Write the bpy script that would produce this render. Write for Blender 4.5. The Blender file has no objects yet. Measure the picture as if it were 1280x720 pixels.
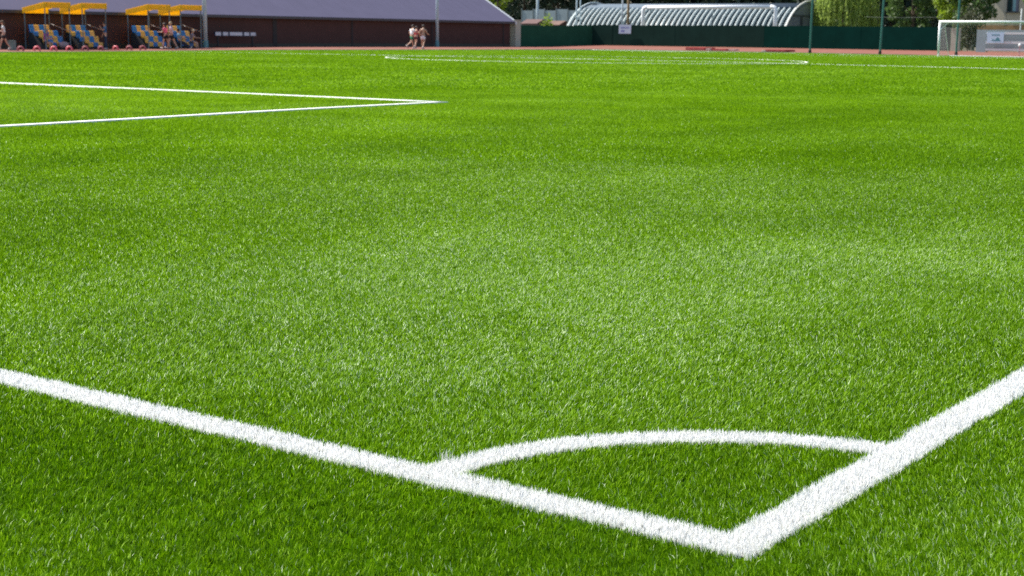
import bpy, bmesh, math, random
import numpy as np
from mathutils import Vector, Matrix
random.seed(7)
rng = np.random.default_rng(11)
SC = bpy.context.scene
COL = SC.collection
R = math.radians

# ------------------------------------------------------------------ camera
FPX = 1852.6                      # focal length in pixels of a 1280 wide frame
YAW, PITCH, ROLL = 0.62289, 0.16852, 0.010675
CX, CY, CZ = -2.738, -1.335, 1.0975
fwd = Vector((math.cos(YAW)*math.cos(PITCH), math.sin(YAW)*math.cos(PITCH), -math.sin(PITCH)))
rt0 = Vector((math.sin(YAW), -math.cos(YAW), 0)); up0 = rt0.cross(fwd)
rt = math.cos(ROLL)*rt0 + math.sin(ROLL)*up0
up = -math.sin(ROLL)*rt0 + math.cos(ROLL)*up0
cam = bpy.data.cameras.new('camera'); camo = bpy.data.objects.new('camera', cam); COL.objects.link(camo)
M3 = Matrix((rt, up, -fwd)).transposed()
camo.matrix_world = Matrix.Translation((CX, CY, CZ)) @ M3.to_4x4()
cam.sensor_width = 36; cam.lens = 36*FPX/1280
cam.clip_start = 0.1; cam.clip_end = 3000
cam.dof.use_dof = True; cam.dof.focus_distance = 4.7; cam.dof.aperture_fstop = 9.0
SC.camera = camo

# ------------------------------------------------------------------ light
SUN_AZ = Vector((-0.09, 1.0)); SUN_EL = R(50)
SUN_AZ.normalize()
W = bpy.data.worlds.new('World'); SC.world = W; W.use_nodes = True
nt = W.node_tree
sky = nt.nodes.new('ShaderNodeTexSky'); sky.sky_type = 'NISHITA'; sky.sun_disc = False
sky.sun_elevation = SUN_EL; sky.sun_rotation = math.atan2(SUN_AZ.x, SUN_AZ.y)
bg = nt.nodes['Background']; bg.inputs['Strength'].default_value = 0.10
nt.links.new(sky.outputs[0], bg.inputs[0])
sl = bpy.data.lights.new('sun', 'SUN'); sl.energy = 5.0; sl.angle = R(0.5); sl.color = (1, 0.95, 0.86)
so = bpy.data.objects.new('sun', sl); COL.objects.link(so)
sd = Vector((SUN_AZ.x*math.cos(SUN_EL), SUN_AZ.y*math.cos(SUN_EL), math.sin(SUN_EL)))
so.rotation_euler = sd.to_track_quat('Z', 'Y').to_euler()
SC.view_settings.view_transform = 'Standard'; SC.view_settings.look = 'None'
SC.view_settings.exposure = 0.90; SC.view_settings.gamma = 1
SC.render.engine = 'CYCLES'
SC.cycles.use_denoising = False
SC.cycles.max_bounces = 6; SC.cycles.transparent_max_bounces = 8
SC.cycles.use_adaptive_sampling = False

# ------------------------------------------------------------------ helpers
def ss(t):
    t = np.clip(t, 0, 1); return t*t*(3-2*t)
def H(x, y):                       # gently crowned pitch, track rising away from it
    x = np.asarray(x, float); y = np.asarray(y, float)
    cr = .12*np.clip(1-((y-34)/34)**2, 0, 1)*ss((x-15)/27)*ss((105-x)/30)
    r = np.hypot(x, y); a = x/105-y/68
    D = ss((r-60)/42)*(.01+.17*ss((-a-.36)/.26)+.05*ss((a-.2)/.4))
    dx = np.clip(x-108.5, 0, 12); dy = np.clip(y-70, 0, 12)
    return cr-D+np.maximum(.027*dx, .015*dy)-.04*np.exp(-((x-7)**2+(y-13.2)**2)/24)
def h(x, y): return float(H(x, y))
def bearing(px):                   # ground direction of an image column (at the horizon)
    d = fwd + rt*((px-640)/FPX) + up*((360-45)/FPX)
    return d
def on_y(px, Y):
    d = bearing(px); t = (Y-CY)/d.y; return CX+t*d.x
def on_x(px, X):
    d = bearing(px); t = (X-CX)/d.x; return CY+t*d.y

_m = {}
def mat(name, col, rough=.6, var=.12, scale=3.0, spec=.5, metal=0, bump=0, trans=0):
    if name in _m: return _m[name]
    m = bpy.data.materials.new(name); m.use_nodes = True
    n = m.node_tree; b = n.nodes['Principled BSDF']
    b.inputs['Roughness'].default_value = rough
    b.inputs['Specular IOR Level'].default_value = spec
    b.inputs['Metallic'].default_value = metal
    tc = n.nodes.new('ShaderNodeTexCoord')
    no = n.nodes.new('ShaderNodeTexNoise'); no.inputs['Scale'].default_value = scale
    no.inputs['Detail'].default_value = 6; no.inputs['Roughness'].default_value = .65
    n.links.new(tc.outputs['Object'], no.inputs['Vector'])
    mr = n.nodes.new('ShaderNodeMapRange'); mr.inputs['From Min'].default_value = .3; mr.inputs['From Max'].default_value = .7
    mr.inputs['To Min'].default_value = 1-var; mr.inputs['To Max'].default_value = 1+var
    n.links.new(no.outputs['Fac'], mr.inputs['Value'])
    mx = n.nodes.new('ShaderNodeMix'); mx.data_type = 'RGBA'; mx.blend_type = 'MULTIPLY'; mx.inputs['Factor'].default_value = 1
    mx.inputs['A'].default_value = (*col, 1)
    n.links.new(mr.outputs[0], mx.inputs['B'])
    n.links.new(mx.outputs['Result'], b.inputs['Base Color'])
    if bump:
        bp = n.nodes.new('ShaderNodeBump'); bp.inputs['Strength'].default_value = bump; bp.inputs['Distance'].default_value = .02
        n.links.new(no.outputs['Fac'], bp.inputs['Height']); n.links.new(bp.outputs[0], b.inputs['Normal'])
    if trans:
        tr = n.nodes.new('ShaderNodeBsdfTranslucent'); ms = n.nodes.new('ShaderNodeMixShader'); ms.inputs[0].default_value = trans
        n.links.new(mx.outputs['Result'], tr.inputs[0])
        n.links.new(b.outputs[0], ms.inputs[1]); n.links.new(tr.outputs[0], ms.inputs[2])
        n.links.new(ms.outputs[0], n.nodes['Material Output'].inputs[0])
    _m[name] = m
    return m

def tag(o, label=None, cat=None, group=None, kind=None):
    if label: o['label'] = label
    if cat: o['category'] = cat
    if group: o['group'] = group
    if kind: o['kind'] = kind
    return o
def empty(name, loc, rz=0):
    o = bpy.data.objects.new(name, None); COL.objects.link(o); o.location = loc; o.rotation_euler = (0, 0, rz); o.empty_display_size = .3
    return o
def copy_tree(o, parent=None):
    c = o.copy(); COL.objects.link(c)
    if parent: c.parent = parent
    for ch in list(o.children): copy_tree(ch, c)
    return c

class MB:
    def __init__(s): s.bm = bmesh.new()
    def box(s, x0, x1, y0, y1, z0, z1, M=None):
        v = [s.bm.verts.new(p) for p in ((x0,y0,z0),(x1,y0,z0),(x1,y1,z0),(x0,y1,z0),(x0,y0,z1),(x1,y0,z1),(x1,y1,z1),(x0,y1,z1))]
        if M:
            for q in v: q.co = M @ q.co
        for f in ((3,2,1,0),(4,5,6,7),(0,1,5,4),(1,2,6,5),(2,3,7,6),(3,0,4,7)): s.bm.faces.new([v[i] for i in f])
        return s
    def tube(s, pts, rad, n=8, cap=True):
        pts = [Vector(p) for p in pts]
        if not hasattr(rad, '__len__'): rad = [rad]*len(pts)
        rings = []; prev = None
        for i, p in enumerate(pts):
            t = (pts[min(i+1, len(pts)-1)]-pts[max(i-1, 0)])
            t = t.normalized() if t.length > 1e-9 else Vector((0,0,1))
            if prev is None:
                a = Vector((1,0,0)) if abs(t.x) < .8 else Vector((0,1,0))
                u = t.cross(a).normalized()
            else:
                u = (prev - t*prev.dot(t)).normalized()
            prev = u; w = t.cross(u)
            rings.append([s.bm.verts.new(p+rad[i]*(u*math.cos(2*math.pi*k/n)+w*math.sin(2*math.pi*k/n))) for k in range(n)])
        for a, b in zip(rings, rings[1:]):
            for k in range(n): s.bm.faces.new((a[k], a[(k+1)%n], b[(k+1)%n], b[k]))
        if cap and n > 2:
            s.bm.faces.new(rings[0][::-1]); s.bm.faces.new(rings[-1])
        return s
    def poly_prism(s, outline, axis_vec):          # outline: list of 3-D points, extruded by axis_vec
        a = [s.bm.verts.new(p) for p in outline]; d = Vector(axis_vec)
        b = [s.bm.verts.new(Vector(p)+d) for p in outline]
        n = len(a)
        s.bm.faces.new(a[::-1]); s.bm.faces.new(b)
        for k in range(n): s.bm.faces.new((a[k], a[(k+1)%n], b[(k+1)%n], b[k]))
        return s
    def ball(s, c, r, sx=1, sy=1, sz=1, u=10, v=7):
        M = Matrix.Translation(c) @ Matrix.Diagonal((sx*r, sy*r, sz*r, 1))
        bmesh.ops.create_uvsphere(s.bm, u_segments=u, v_segments=v, radius=1, matrix=M); return s
    def build(s, name, m, parent=None, smooth=False, bevel=0):
        bmesh.ops.recalc_face_normals(s.bm, faces=s.bm.faces)
        if bevel:
            bmesh.ops.bevel(s.bm, geom=list(s.bm.edges), offset=bevel, segments=2, affect='EDGES', clamp_overlap=True)
        me = bpy.data.meshes.new(name); s.bm.to_mesh(me); s.bm.free()
        if smooth:
            for p in me.polygons: p.use_smooth = True
        o = bpy.data.objects.new(name, me); COL.objects.link(o)
        if m: me.materials.append(m)
        if parent: o.parent = parent
        return o

def mesh_from_arrays(name, V, F, m, parent=None, attr=None):
    me = bpy.data.meshes.new(name)
    k = F.shape[1]
    me.vertices.add(len(V)); me.vertices.foreach_set('co', V.astype(np.float32).ravel())
    me.loops.add(F.size); me.loops.foreach_set('vertex_index', F.astype(np.int32).ravel())
    me.polygons.add(len(F)); me.polygons.foreach_set('loop_start', np.arange(0, F.size, k, dtype=np.int32))
    me.update(calc_edges=True)
    if attr is not None:
        at = me.attributes.new('tint', 'FLOAT', 'POINT'); at.data.foreach_set('value', attr.astype(np.float32))
    if m: me.materials.append(m)
    o = bpy.data.objects.new(name, me); COL.objects.link(o)
    if parent: o.parent = parent
    return o
def grid_sheet(name, xs, ys, zf, m, keep=None, parent=None):
    X, Y = np.meshgrid(xs, ys, indexing='ij'); Z = zf(X, Y)
    V = np.stack([X, Y, Z], -1).reshape(-1, 3)
    nx, ny = len(xs), len(ys)
    I = np.arange(nx*ny).reshape(nx, ny)
    F = np.stack([I[:-1,:-1], I[1:,:-1], I[1:,1:], I[:-1,1:]], -1).reshape(-1, 4)
    if keep is not None:
        c = V[F].mean(1); F = F[keep(c[:,0], c[:,1])]
    return mesh_from_arrays(name, V, F, m, parent)

# value noise for fields on the turf
_tab = rng.random((256, 256))
def vnoise(x, y):
    xi = np.floor(x).astype(int); yi = np.floor(y).astype(int); fx = ss(x-xi); fy = ss(y-yi)
    g = lambda a, b: _tab[a & 255, b & 255]
    return (g(xi,yi)*(1-fx)+g(xi+1,yi)*fx)*(1-fy)+(g(xi,yi+1)*(1-fx)+g(xi+1,yi+1)*fx)*fy
def fbm(x, y, o=4):
    s = 0; a = .5; t = 0
    for i in range(o):
        s = s+a*vnoise(x*2**i+17*i, y*2**i+31*i); t += a; a *= .55
    return s/t

# ------------------------------------------------------------------ ground, turf, track
def ground_mat(name, c1, c2, scale, rough=.9, bump=.3):
    m = bpy.data.materials.new(name); m.use_nodes = True; n = m.node_tree; b = n.nodes['Principled BSDF']
    b.inputs['Roughness'].default_value = rough; b.inputs['Specular IOR Level'].default_value = .2
    tc = n.nodes.new('ShaderNodeTexCoord')
    no = n.nodes.new('ShaderNodeTexNoise'); no.inputs['Scale'].default_value = scale; no.inputs['Detail'].default_value = 8; no.inputs['Roughness'].default_value = .7
    n.links.new(tc.outputs['Object'], no.inputs['Vector'])
    cr = n.nodes.new('ShaderNodeValToRGB'); cr.color_ramp.elements[0].position = .32; cr.color_ramp.elements[1].position = .68
    cr.color_ramp.elements[0].color = (*c1, 1); cr.color_ramp.elements[1].color = (*c2, 1)
    n.links.new(no.outputs['Fac'], cr.inputs[0]); n.links.new(cr.outputs[0], b.inputs['Base Color'])
    bp = n.nodes.new('ShaderNodeBump'); bp.inputs['Strength'].default_value = bump; bp.inputs['Distance'].default_value = .02
    n.links.new(no.outputs['Fac'], bp.inputs['Height']); n.links.new(bp.outputs[0], b.inputs['Normal'])
    return m
xs = np.unique(np.concatenate([np.linspace(-700, -45, 14), np.linspace(-45, 135, 61), np.linspace(135, 900, 16)]))
ys = np.unique(np.concatenate([np.linspace(-700, -45, 14), np.linspace(-45, 100, 49), np.linspace(100, 900, 17)]))
g = grid_sheet('ground', xs, ys, lambda x, y: H(x, y)-.06, ground_mat('yard_ground', (.10,.095,.07), (.20,.18,.13), .8))
tag(g, kind='structure')
EX, EY = 108.3, 69.2
turf = grid_sheet('pitch_turf', np.linspace(-40, EX, 110), np.linspace(-40, EY, 90), lambda x, y: H(x, y), ground_mat('turf_backing', (.026,.070,.001), (.052,.125,.002), 14, .9))
turf.data.materials[0].node_tree.nodes['Principled BSDF'].inputs['Specular IOR Level'].default_value = 0
tag(turf, kind='structure')
txs = np.concatenate([np.linspace(-40, EX, 75), np.linspace(EX, 120.6, 9)[1:]]); tys = np.concatenate([np.linspace(-40, EY, 55), np.linspace(EY, 80.6, 8)[1:]])
tr = grid_sheet('running_track', txs, tys, lambda x, y: H(x, y)-.015, ground_mat('tartan_track', (.17,.062,.045), (.24,.098,.070), 2.2, .85), keep=lambda x, y: (x > EX) | (y > EY))
tag(tr, kind='structure')
kb = MB()
def kerb_run(x0, y0, x1, y1, n):
    for i in range(n):
        a, b = i/n, (i+1)/n-.0004
        p = (x0+(x1-x0)*a, y0+(y1-y0)*a); q = (x0+(x1-x0)*b, y0+(y1-y0)*b)
        z = min(h(*p), h(*q))
        if x0 == x1: kb.box(p[0], p[0]+.12, min(p[1],q[1]), max(p[1],q[1]), z-.1, z+.05)
        else: kb.box(p[0], q[0], p[1], p[1]+.12, z-.1, z+.05)
kerb_run(-40, EY, EX, EY, 120); kerb_run(EX, -40, EX, EY, 80)
tag(kb.build('track_kerb', mat('pale_kerb', (.42,.38,.26), .8)), kind='structure')

# ------------------------------------------------------------------ pitch lines
LW = .112
def rect(x0, x1, y0, y1):
    f = lambda x, y: (x > x0) & (x < x1) & (y > y0) & (y < y1)
    def sheet(zf):
        nx = max(1, int((x1-x0)/1.0)); ny = max(1, int((y1-y0)/1.0))
        return np.linspace(x0, x1, nx+1), np.linspace(y0, y1, ny+1)
    return dict(f=f, rect=(x0, x1, y0, y1))
def arc(cx, cy, ro, w, a0, a1):
    def f(x, y):
        d = np.hypot(x-cx, y-cy); a = np.arctan2(y-cy, x-cx) % (2*np.pi)
        inside = (a >= a0) & (a <= a1) if a1 <= 2*np.pi else (a >= a0) | (a <= a1-2*np.pi)
        return (d < ro) & (d > ro-w) & inside
    return dict(f=f, arc=(cx, cy, ro, w, a0, a1))
aD = math.acos(5.5/9.15)
LINES = [('goal_line', rect(0, LW, 0, 68)), ('touch_line', rect(LW, 104.88, 0, LW)),
         ('corner_arc', arc(.045, -.03, 1.005, .10, .06, math.pi/2+.02)),
         ('penalty_area_line', rect(16.34, 16.5, 13.80, 54.16)), ('penalty_area_line', rect(LW, 16.34, 13.80, 13.96)),
         ('penalty_arc', arc(11, 34, 9.15, LW, 2*math.pi-aD, 2*math.pi+aD)),
         ('halfway_line', rect(52.455, 52.545, .12, 67.88)), ('centre_circle', arc(52.5, 34, 9.15, LW, 0, 2*math.pi)),
         ('touch_line', rect(LW, 104.88, 67.88, 68)), ('goal_line', rect(104.88, 105, 0, 68)),
         ('penalty_area_line', rect(88.5, 88.62, 13.84, 54.16)), ('penalty_area_line', rect(88.62, 104.88, 54.04, 54.16)),
         ('penalty_area_line', rect(88.62, 104.88, 13.84, 13.96)),
         ('goal_area_line', rect(99.5, 99.62, 24.84, 43.16)), ('goal_area_line', rect(99.62, 104.88, 43.04, 43.16)), ('goal_area_line', rect(99.62, 104.88, 24.84, 24.96)),
         ('penalty_arc', arc(94, 34, 9.15, LW, math.pi-aD, math.pi+aD))]
white_turf = bpy.data.materials.new('white_turf'); white_turf.use_nodes = True
n = white_turf.node_tree; b = n.nodes['Principled BSDF']; b.inputs['Roughness'].default_value = .5
at = n.nodes.new('ShaderNodeAttribute'); at.attribute_name = 'tint'
cr = n.nodes.new('ShaderNodeValToRGB'); cr.color_ramp.elements[0].color = (.62,.63,.60,1); cr.color_ramp.elements[1].color = (.90,.90,.88,1); cr.color_ramp.elements[1].position = .35
n.links.new(at.outputs['Fac'], cr.inputs[0]); n.links.new(cr.outputs[0], b.inputs['Base Color'])
trn = n.nodes.new('ShaderNodeBsdfTranslucent'); ms = n.nodes.new('ShaderNodeMixShader'); ms.inputs[0].default_value = .35
n.links.new(cr.outputs[0], trn.inputs[0]); n.links.new(b.outputs[0], ms.inputs[1]); n.links.new(trn.outputs[0], ms.inputs[2]); n.links.new(ms.outputs[0], n.nodes['Material Output'].inputs[0])
far_backing = ground_mat('far_line_backing', (.70,.70,.68), (.80,.80,.78), 30, .8)
backing = ground_mat('white_line_backing', (.07,.08,.06), (.40,.41,.38), 90, .8)
def line_z(x, y):                       # backing just above the turf sheet; far away the pile stands full
    r = np.hypot(x-CX, y-CY); return H(x, y)+.004+.019*ss((r-10)/10)-.007*ss((r-34)/16)
line_obj = []
for li, (name, L) in enumerate(LINES):
    bk_ = backing if li < 3 else far_backing; ins = .014 if li < 3 else .0
    if 'rect' in L:
        x0, x1, y0, y1 = L['rect']; x0 += ins; x1 -= ins; y0 += ins; y1 -= ins
        o = grid_sheet(name, np.linspace(x0, x1, max(1, int((x1-x0)/.8))+1), np.linspace(y0, y1, max(1, int((y1-y0)/.8))+1), line_z, bk_)
    else:
        cx, cy, ro, w, a0, a1 = L['arc']; ro -= ins; w -= 2*ins; k = max(24, int((a1-a0)*ro/.4))
        aa = np.linspace(a0, a1, k+1)
        V = np.concatenate([np.stack([cx+q*np.cos(aa), cy+q*np.sin(aa), 0*aa], -1) for q in (ro-w, ro)]); V[:,2] = line_z(V[:,0], V[:,1])
        i = np.arange(k); F = np.stack([i, i+1+0, i+1+k+1, i+k+1], -1)[:, ::-1]
        o = mesh_from_arrays(name, V, F, bk_)
    if li >= 3:                         # a proud strip with real edges
        b_ = bmesh.new(); b_.from_mesh(o.data)
        ex = bmesh.ops.extrude_edge_only(b_, edges=[e_ for e_ in b_.edges if e_.is_boundary])
        for v_ in ex['geom']:
            if isinstance(v_, bmesh.types.BMVert): v_.co.z -= .03
        b_.to_mesh(o.data); b_.free()
    tag(o, kind='structure'); line_obj.append(o)

# ------------------------------------------------------------------ turf fibres (real blades, thinning out with distance)
grass_mat = bpy.data.materials.new('turf_fibre'); grass_mat.use_nodes = True
n = grass_mat.node_tree; b = n.nodes['Principled BSDF']; b.inputs['Roughness'].default_value = .5; b.inputs['Specular IOR Level'].default_value = .10
at = n.nodes.new('ShaderNodeAttribute'); at.attribute_name = 'tint'
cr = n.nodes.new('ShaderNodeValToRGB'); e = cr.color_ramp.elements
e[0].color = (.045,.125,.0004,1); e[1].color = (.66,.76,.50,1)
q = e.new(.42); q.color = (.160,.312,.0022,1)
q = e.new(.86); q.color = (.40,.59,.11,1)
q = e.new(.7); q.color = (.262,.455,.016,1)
n.links.new(at.outputs['Fac'], cr.inputs[0]); n.links.new(cr.outputs[0], b.inputs['Base Color'])
trn = n.nodes.new('ShaderNodeBsdfTranslucent'); ms = n.nodes.new('ShaderNodeMixShader'); ms.inputs[0].default_value = .48
n.links.new(cr.outputs[0], trn.inputs[0]); n.links.new(b.outputs[0], ms.inputs[1]); n.links.new(trn.outputs[0], ms.inputs[2]); n.links.new(ms.outputs[0], n.nodes['Material Output'].inputs[0])

def candidates(r0, r1, half, per_m):
    N = int(per_m*(r1-r0)*half/R(24))
    r = rng.uniform(r0, r1, N); t = YAW+rng.uniform(-half, half, N)
    return CX+r*np.cos(t), CY+r*np.sin(t), r
def which_line(x, y):
    w = np.full(len(x), -1)
    jx = x+rng.normal(0, .0035, len(x))+.010*(vnoise(x*9, y*9)-.5); jy = y+rng.normal(0, .0035, len(x))+.010*(vnoise(x*9+50, y*9)-.5)
    for i, (nm, L) in enumerate(LINES): w[(w < 0) & L['f'](jx, jy)] = i
    return w
def blade_mesh(x, y, r, near, ht, lean_amt, tint, lean_bias, wmul=1.0):
    N = len(x); z = H(x, y)
    w = np.maximum(.0016, .00062*r)*rng.uniform(.7, 1.3, N)*wmul
    hh = ht*rng.uniform(.7, 1.2, N)*(1+.25*(rng.random(N) < .06))
    la = rng.uniform(0, 2*np.pi, N); lm = np.abs(rng.normal(0, 1, N))*lean_amt*hh
    lx = lm*np.cos(la)+lean_bias[0]*hh; ly = lm*np.sin(la)+lean_bias[1]*hh
    fa = rng.uniform(0, np.pi, N); wx, wy = np.cos(fa)*w/2, np.sin(fa)*w/2
    P = np.stack([x, y, z], -1); Wd = np.stack([wx, wy, 0*wx], -1)
    T = P+np.stack([lx, ly, hh], -1)
    if near:
        Mid = P+np.stack([lx*.36, ly*.36, hh*.58], -1)
        V = np.stack([P-Wd, P+Wd, Mid-Wd*.85, Mid+Wd*.85, T], 1).reshape(-1, 3)
        i = np.arange(N)[:, None]*5
        F = np.concatenate([i+np.array([[0,1,3]]), i+np.array([[0,3,2]]), i+np.array([[2,3,4]])])
        A = np.repeat(tint, 5)
    else:
        V = np.stack([P-Wd, P+Wd, T], 1).reshape(-1, 3); F = np.arange(3*N).reshape(-1, 3); A = np.repeat(tint, 3)
    return V, F, A
def turf_fields(x, y):
    p = fbm(x*.55+3, y*.55+9, 4); p2 = fbm(x*.16+40, y*.22+7, 3)
    def blob(cx, cy, sx, sy, rot, amp):
        c_, s_ = math.cos(rot), math.sin(rot); u = ((x-cx)*c_+(y-cy)*s_)/sx; v = (-(x-cx)*s_+(y-cy)*c_)/sy
        return amp*np.exp(-.5*(u*u+v*v))
    # pale sheen over worn pile painted into tint; darker outside goal line, inside arc
    sheen_wear = blob(2.1, 2.1, 2.0, 1.0, -.25, 1.0)+blob(4.6, 1.4, 1.5, .7, -.5, .28)+blob(3.4, 3.2, 1.0, .8, .6, .35)+blob(6.5, 5.0, 1.8, 1.2, .3, .25)+blob(.9, -.6, .8, .25, .2, .6)+blob(1.0, 1.75, .25, .2, .5, .5)
    sheen_wear = sheen_wear-blob(-.45, 1.9, .35, 1.6, 0, .85)-blob(.45, .45, .3, .3, 0, .55)-blob(-.15, .5, .22, .6, 0, .5)
    sheen_wear = 1.35*sheen_wear*(.45+1.1*fbm(x*1.1+70, y*1.1+5, 4))
    return np.clip((p-.5)*2.6, -1, 1), np.clip((p2-.5)*1.0+sheen_wear, -1.2, 1.2)
green, white = [], {}
RINGS = [(2.2, 5.8, R(23.5), 112000, True), (5.8, 13, R(22.5), 108000, False), (13, 30, R(22), 44000, False), (30, 122, R(20.5), 7200, False)]
for r0, r1, half, per, near in RINGS:
    for it in range(2):
        x, y, r = candidates(r0, r1, half, per if it == 0 else per*(1.5 if near else 3.0))
        if r0 < 12 and it == 0:
            x, y, r = (np.repeat(q_, 3) for q_ in (x[::3], y[::3], r[::3]))
            tl = np.repeat(rng.normal(size=len(x)//3+1), 3)[:len(x)]; ta = np.repeat(rng.uniform(0, 2*np.pi, len(x)//3+1), 3)[:len(x)]
            x = x+rng.normal(0, .006, len(x)); y = y+rng.normal(0, .006, len(x))
        ok = (x < EX) & (y < EY); x, y, r = x[ok], y[ok], r[ok]
        if r0 < 12 and it == 0: tl, ta = tl[ok], ta[ok]
        w = which_line(x, y)
        if it == 0:
            k = w < 0; X, Y, Q = x[k], y[k], r[k]
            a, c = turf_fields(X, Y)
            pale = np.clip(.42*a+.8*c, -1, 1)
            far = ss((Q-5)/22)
            tint = .285+.225*far+(.25-.15*far)*rng.normal(size=len(X))+.27*pale+(.42-.32*far)*(rng.random(len(X)) < .10)  # tint lightens with distance, painting in the backlit look of far tips
            if r0 < 12: tint = tint+.11*tl[k]
            tint = np.clip(tint, 0, 1)
            ht = (.0158+.008*far)*(1-.18*np.clip(pale, 0, 1))
            bx = .25*(vnoise(X*1.3+9, Y*1.3)-.5)*2+.22*np.clip(pale, 0, 1); by = .25*(vnoise(X*1.3+90, Y*1.3)-.5)*2
            if r0 < 12: bx = bx+.38*np.cos(ta[k]); by = by+.38*np.sin(ta[k])
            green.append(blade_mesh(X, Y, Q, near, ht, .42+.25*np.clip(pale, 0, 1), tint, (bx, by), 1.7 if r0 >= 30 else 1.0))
        for i in np.unique(w[w >= 0]):
            k = w == i
            if i < 3: k &= ~((vnoise(x*75, y*75) > .76) & (fbm(x*6, y*6, 2) > .56))
            white.setdefault(i, []).append((blade_mesh(x[k], y[k], r[k], near, np.full(k.sum(), .0185), .34, rng.random(k.sum()), (0, 0)), near))
def merge(parts):
    Vs, Fs, As = [], [], []; o = 0
    for V, F, A in parts: Vs.append(V); Fs.append(F+o); As.append(A); o += len(V)
    return np.concatenate(Vs), np.concatenate(Fs), np.concatenate(As)
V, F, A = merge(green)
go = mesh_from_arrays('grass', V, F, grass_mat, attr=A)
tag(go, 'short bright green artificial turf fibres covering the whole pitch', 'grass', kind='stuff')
for i, L in white.items():
    V, F, A = merge([q[0] for q in L])
    tag(mesh_from_arrays('turf_fibres', V, F, white_turf, line_obj[i], A), kind='stuff')
# the one long tuft sticking up where the arc meets the goal line
N = 26; tx, ty = .185, .972
x = tx+rng.normal(0, .008, N); y = ty+rng.normal(0, .011, N)
V, F, A = blade_mesh(x, y, np.full(N, 3.2), True, np.full(N, .036), .36, rng.random(N), (.0, .0))
tag(mesh_from_arrays('loose_tuft', V, F, white_turf), 'loose tuft of long white fibres standing up where the corner arc meets the goal line', 'tuft', kind='stuff')

# ------------------------------------------------------------------ long brown hall on the left
brown = mat('brown_sheet_wall', (.082,.039,.034), .75, .10, 1.2, spec=.15)
dark = mat('dark_joint', (.02,.014,.014), .7)
concrete = mat('pale_concrete', (.44,.43,.34), .85, .12, 2.5, bump=.3)
white_metal = mat('white_metal', (.78,.80,.80), .4, .05)
XE = on_y(643, 79.7); X0 = 22.0
hall = empty('sports_hall', ((X0+XE)/2, 80, h(66, 80)))
tag(hall, 'long low sports hall with dark brown wall and purple grey roof behind the dugouts', 'building')
hx = (X0+XE)/2
def zf(x): return h(x, 80)-h(66, 80)
def wall_piece(a, b):
    m = MB(); n_ = max(1, int((b-a)/4))
    for i in range(n_):
        p, q_ = a+(b-a)*i/n_, a+(b-a)*(i+1)/n_
        v = [(p-hx,0,zf(p)-.3),(q_-hx,0,zf(q_)-.3),(q_-hx,0,2.42),(p-hx,0,2.42)]
        m.poly_prism(v, (0,.18,0))
    return m
js = [X0, 40, on_y(345, 80), on_y(440, 80), on_y(540, 80), on_y(629, 80), on_y(638, 80)]
for a, b in zip(js, js[1:]): wall_piece(a+.06, b-.06).build('wall_panel', brown, hall)
for a in js[1:-1]:
    MB().box(a-hx-.35 if abs(a-js[2]) < .1 else a-hx-.09, a-hx+.09, -.03, .1, zf(a)-.3, 2.41).build('wall_post', dark, hall)
m = MB(); m.box(X0-hx, XE-hx-.4, -.02, .02, zf(30)-.02, zf(30)+.28); 
for i in range(22):
    a = X0+(XE-1-X0)*i/22; b = X0+(XE-1-X0)*(i+1)/22
    m.box(a-hx, b-hx-.01, -.024, -.004, zf(a)-.2, zf(a)+.22)
m.build('plinth', mat('grey_plinth', (.05,.045,.035), .8), hall)
MB().box(X0-hx, XE-hx-.4, 13.8, 14, -.5, 2.42).build('rear_wall', brown, hall)
roofm = mat('purple_grey_roof', (.104,.093,.148), .6, .06, .7, spec=.2)
D, RISE = 7.0, 4.0
for sgn in (0, 1):
    m = MB()
    y0, z0 = (-.35, 2.45-.35*RISE/D) if sgn == 0 else (14.35, 2.45-.35*RISE/D)
    m.poly_prism([(X0-.4-hx,y0,z0+.02),(X0-.4-hx,7,2.45+RISE),(X0-.4-hx,7,2.45+RISE+.12),(X0-.4-hx,y0,z0+.14)], (XE-X0+.4,0,0))
    ro = m.build('roof', roofm, hall)
    if sgn == 0:
        m = MB(); k = 0; x = X0
        dvec = Vector((0, 7.35, RISE+.35*RISE/D)); 
        while x < XE-.3:
            m.poly_prism([(x-hx,y0+.02,z0+.139),(x-hx+.05,y0+.02,z0+.139),(x-hx+.05,y0+.02,z0+.150),(x-hx,y0+.02,z0+.150)], dvec*.995); x += 1.1
        tag(m.build('roof_seam', roofm, ro), kind='stuff')
        MB().box(X0-.4-hx, XE-hx, y0-.05, y0-.005, z0-.06, z0+.12).build('eaves_gutter', mat('dark_gutter', (.05,.045,.055), .5), hall)
MB().poly_prism([(XE-hx+.003,-.42,2.12),(XE-hx+.003,7,2.43+RISE),(XE-hx+.003,7,2.45+RISE+.2),(XE-hx+.003,-.42,2.42)], (.18,0,0)).build('barge_board', white_metal, hall)
MB().poly_prism([(XE-hx-.5,.1,-.3),(XE-hx-.5,13.9,-.3),(XE-hx-.5,13.9,2.4),(XE-hx-.5,7,6.3),(XE-hx-.5,.1,2.4)], (.2,0,0)).build('gable_wall', concrete, hall)
px0, px1 = on_y(644.3, 79.6), on_y(651, 79.6)
c = MB(); c.box(px0, px1, 79.6, 80.3, h(px0,80)-.2, h(px0,80)+2.42)
e_ = empty('concrete_pillar', ((px0+px1)/2, 80, h(px0, 80)))
c = MB(); w_ = px1-px0; c.box(-w_/2, w_/2, -.4, .3, -.3, 2.34); c.build('shaft', concrete, e_, bevel=.015)
MB().box(-w_/2-.04, w_/2+.04, -.44, .34, 2.342, 2.42).build('cap', concrete, e_)
tag(e_, 'pale square concrete pillar at the right end of the brown hall wall', 'pillar')

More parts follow.
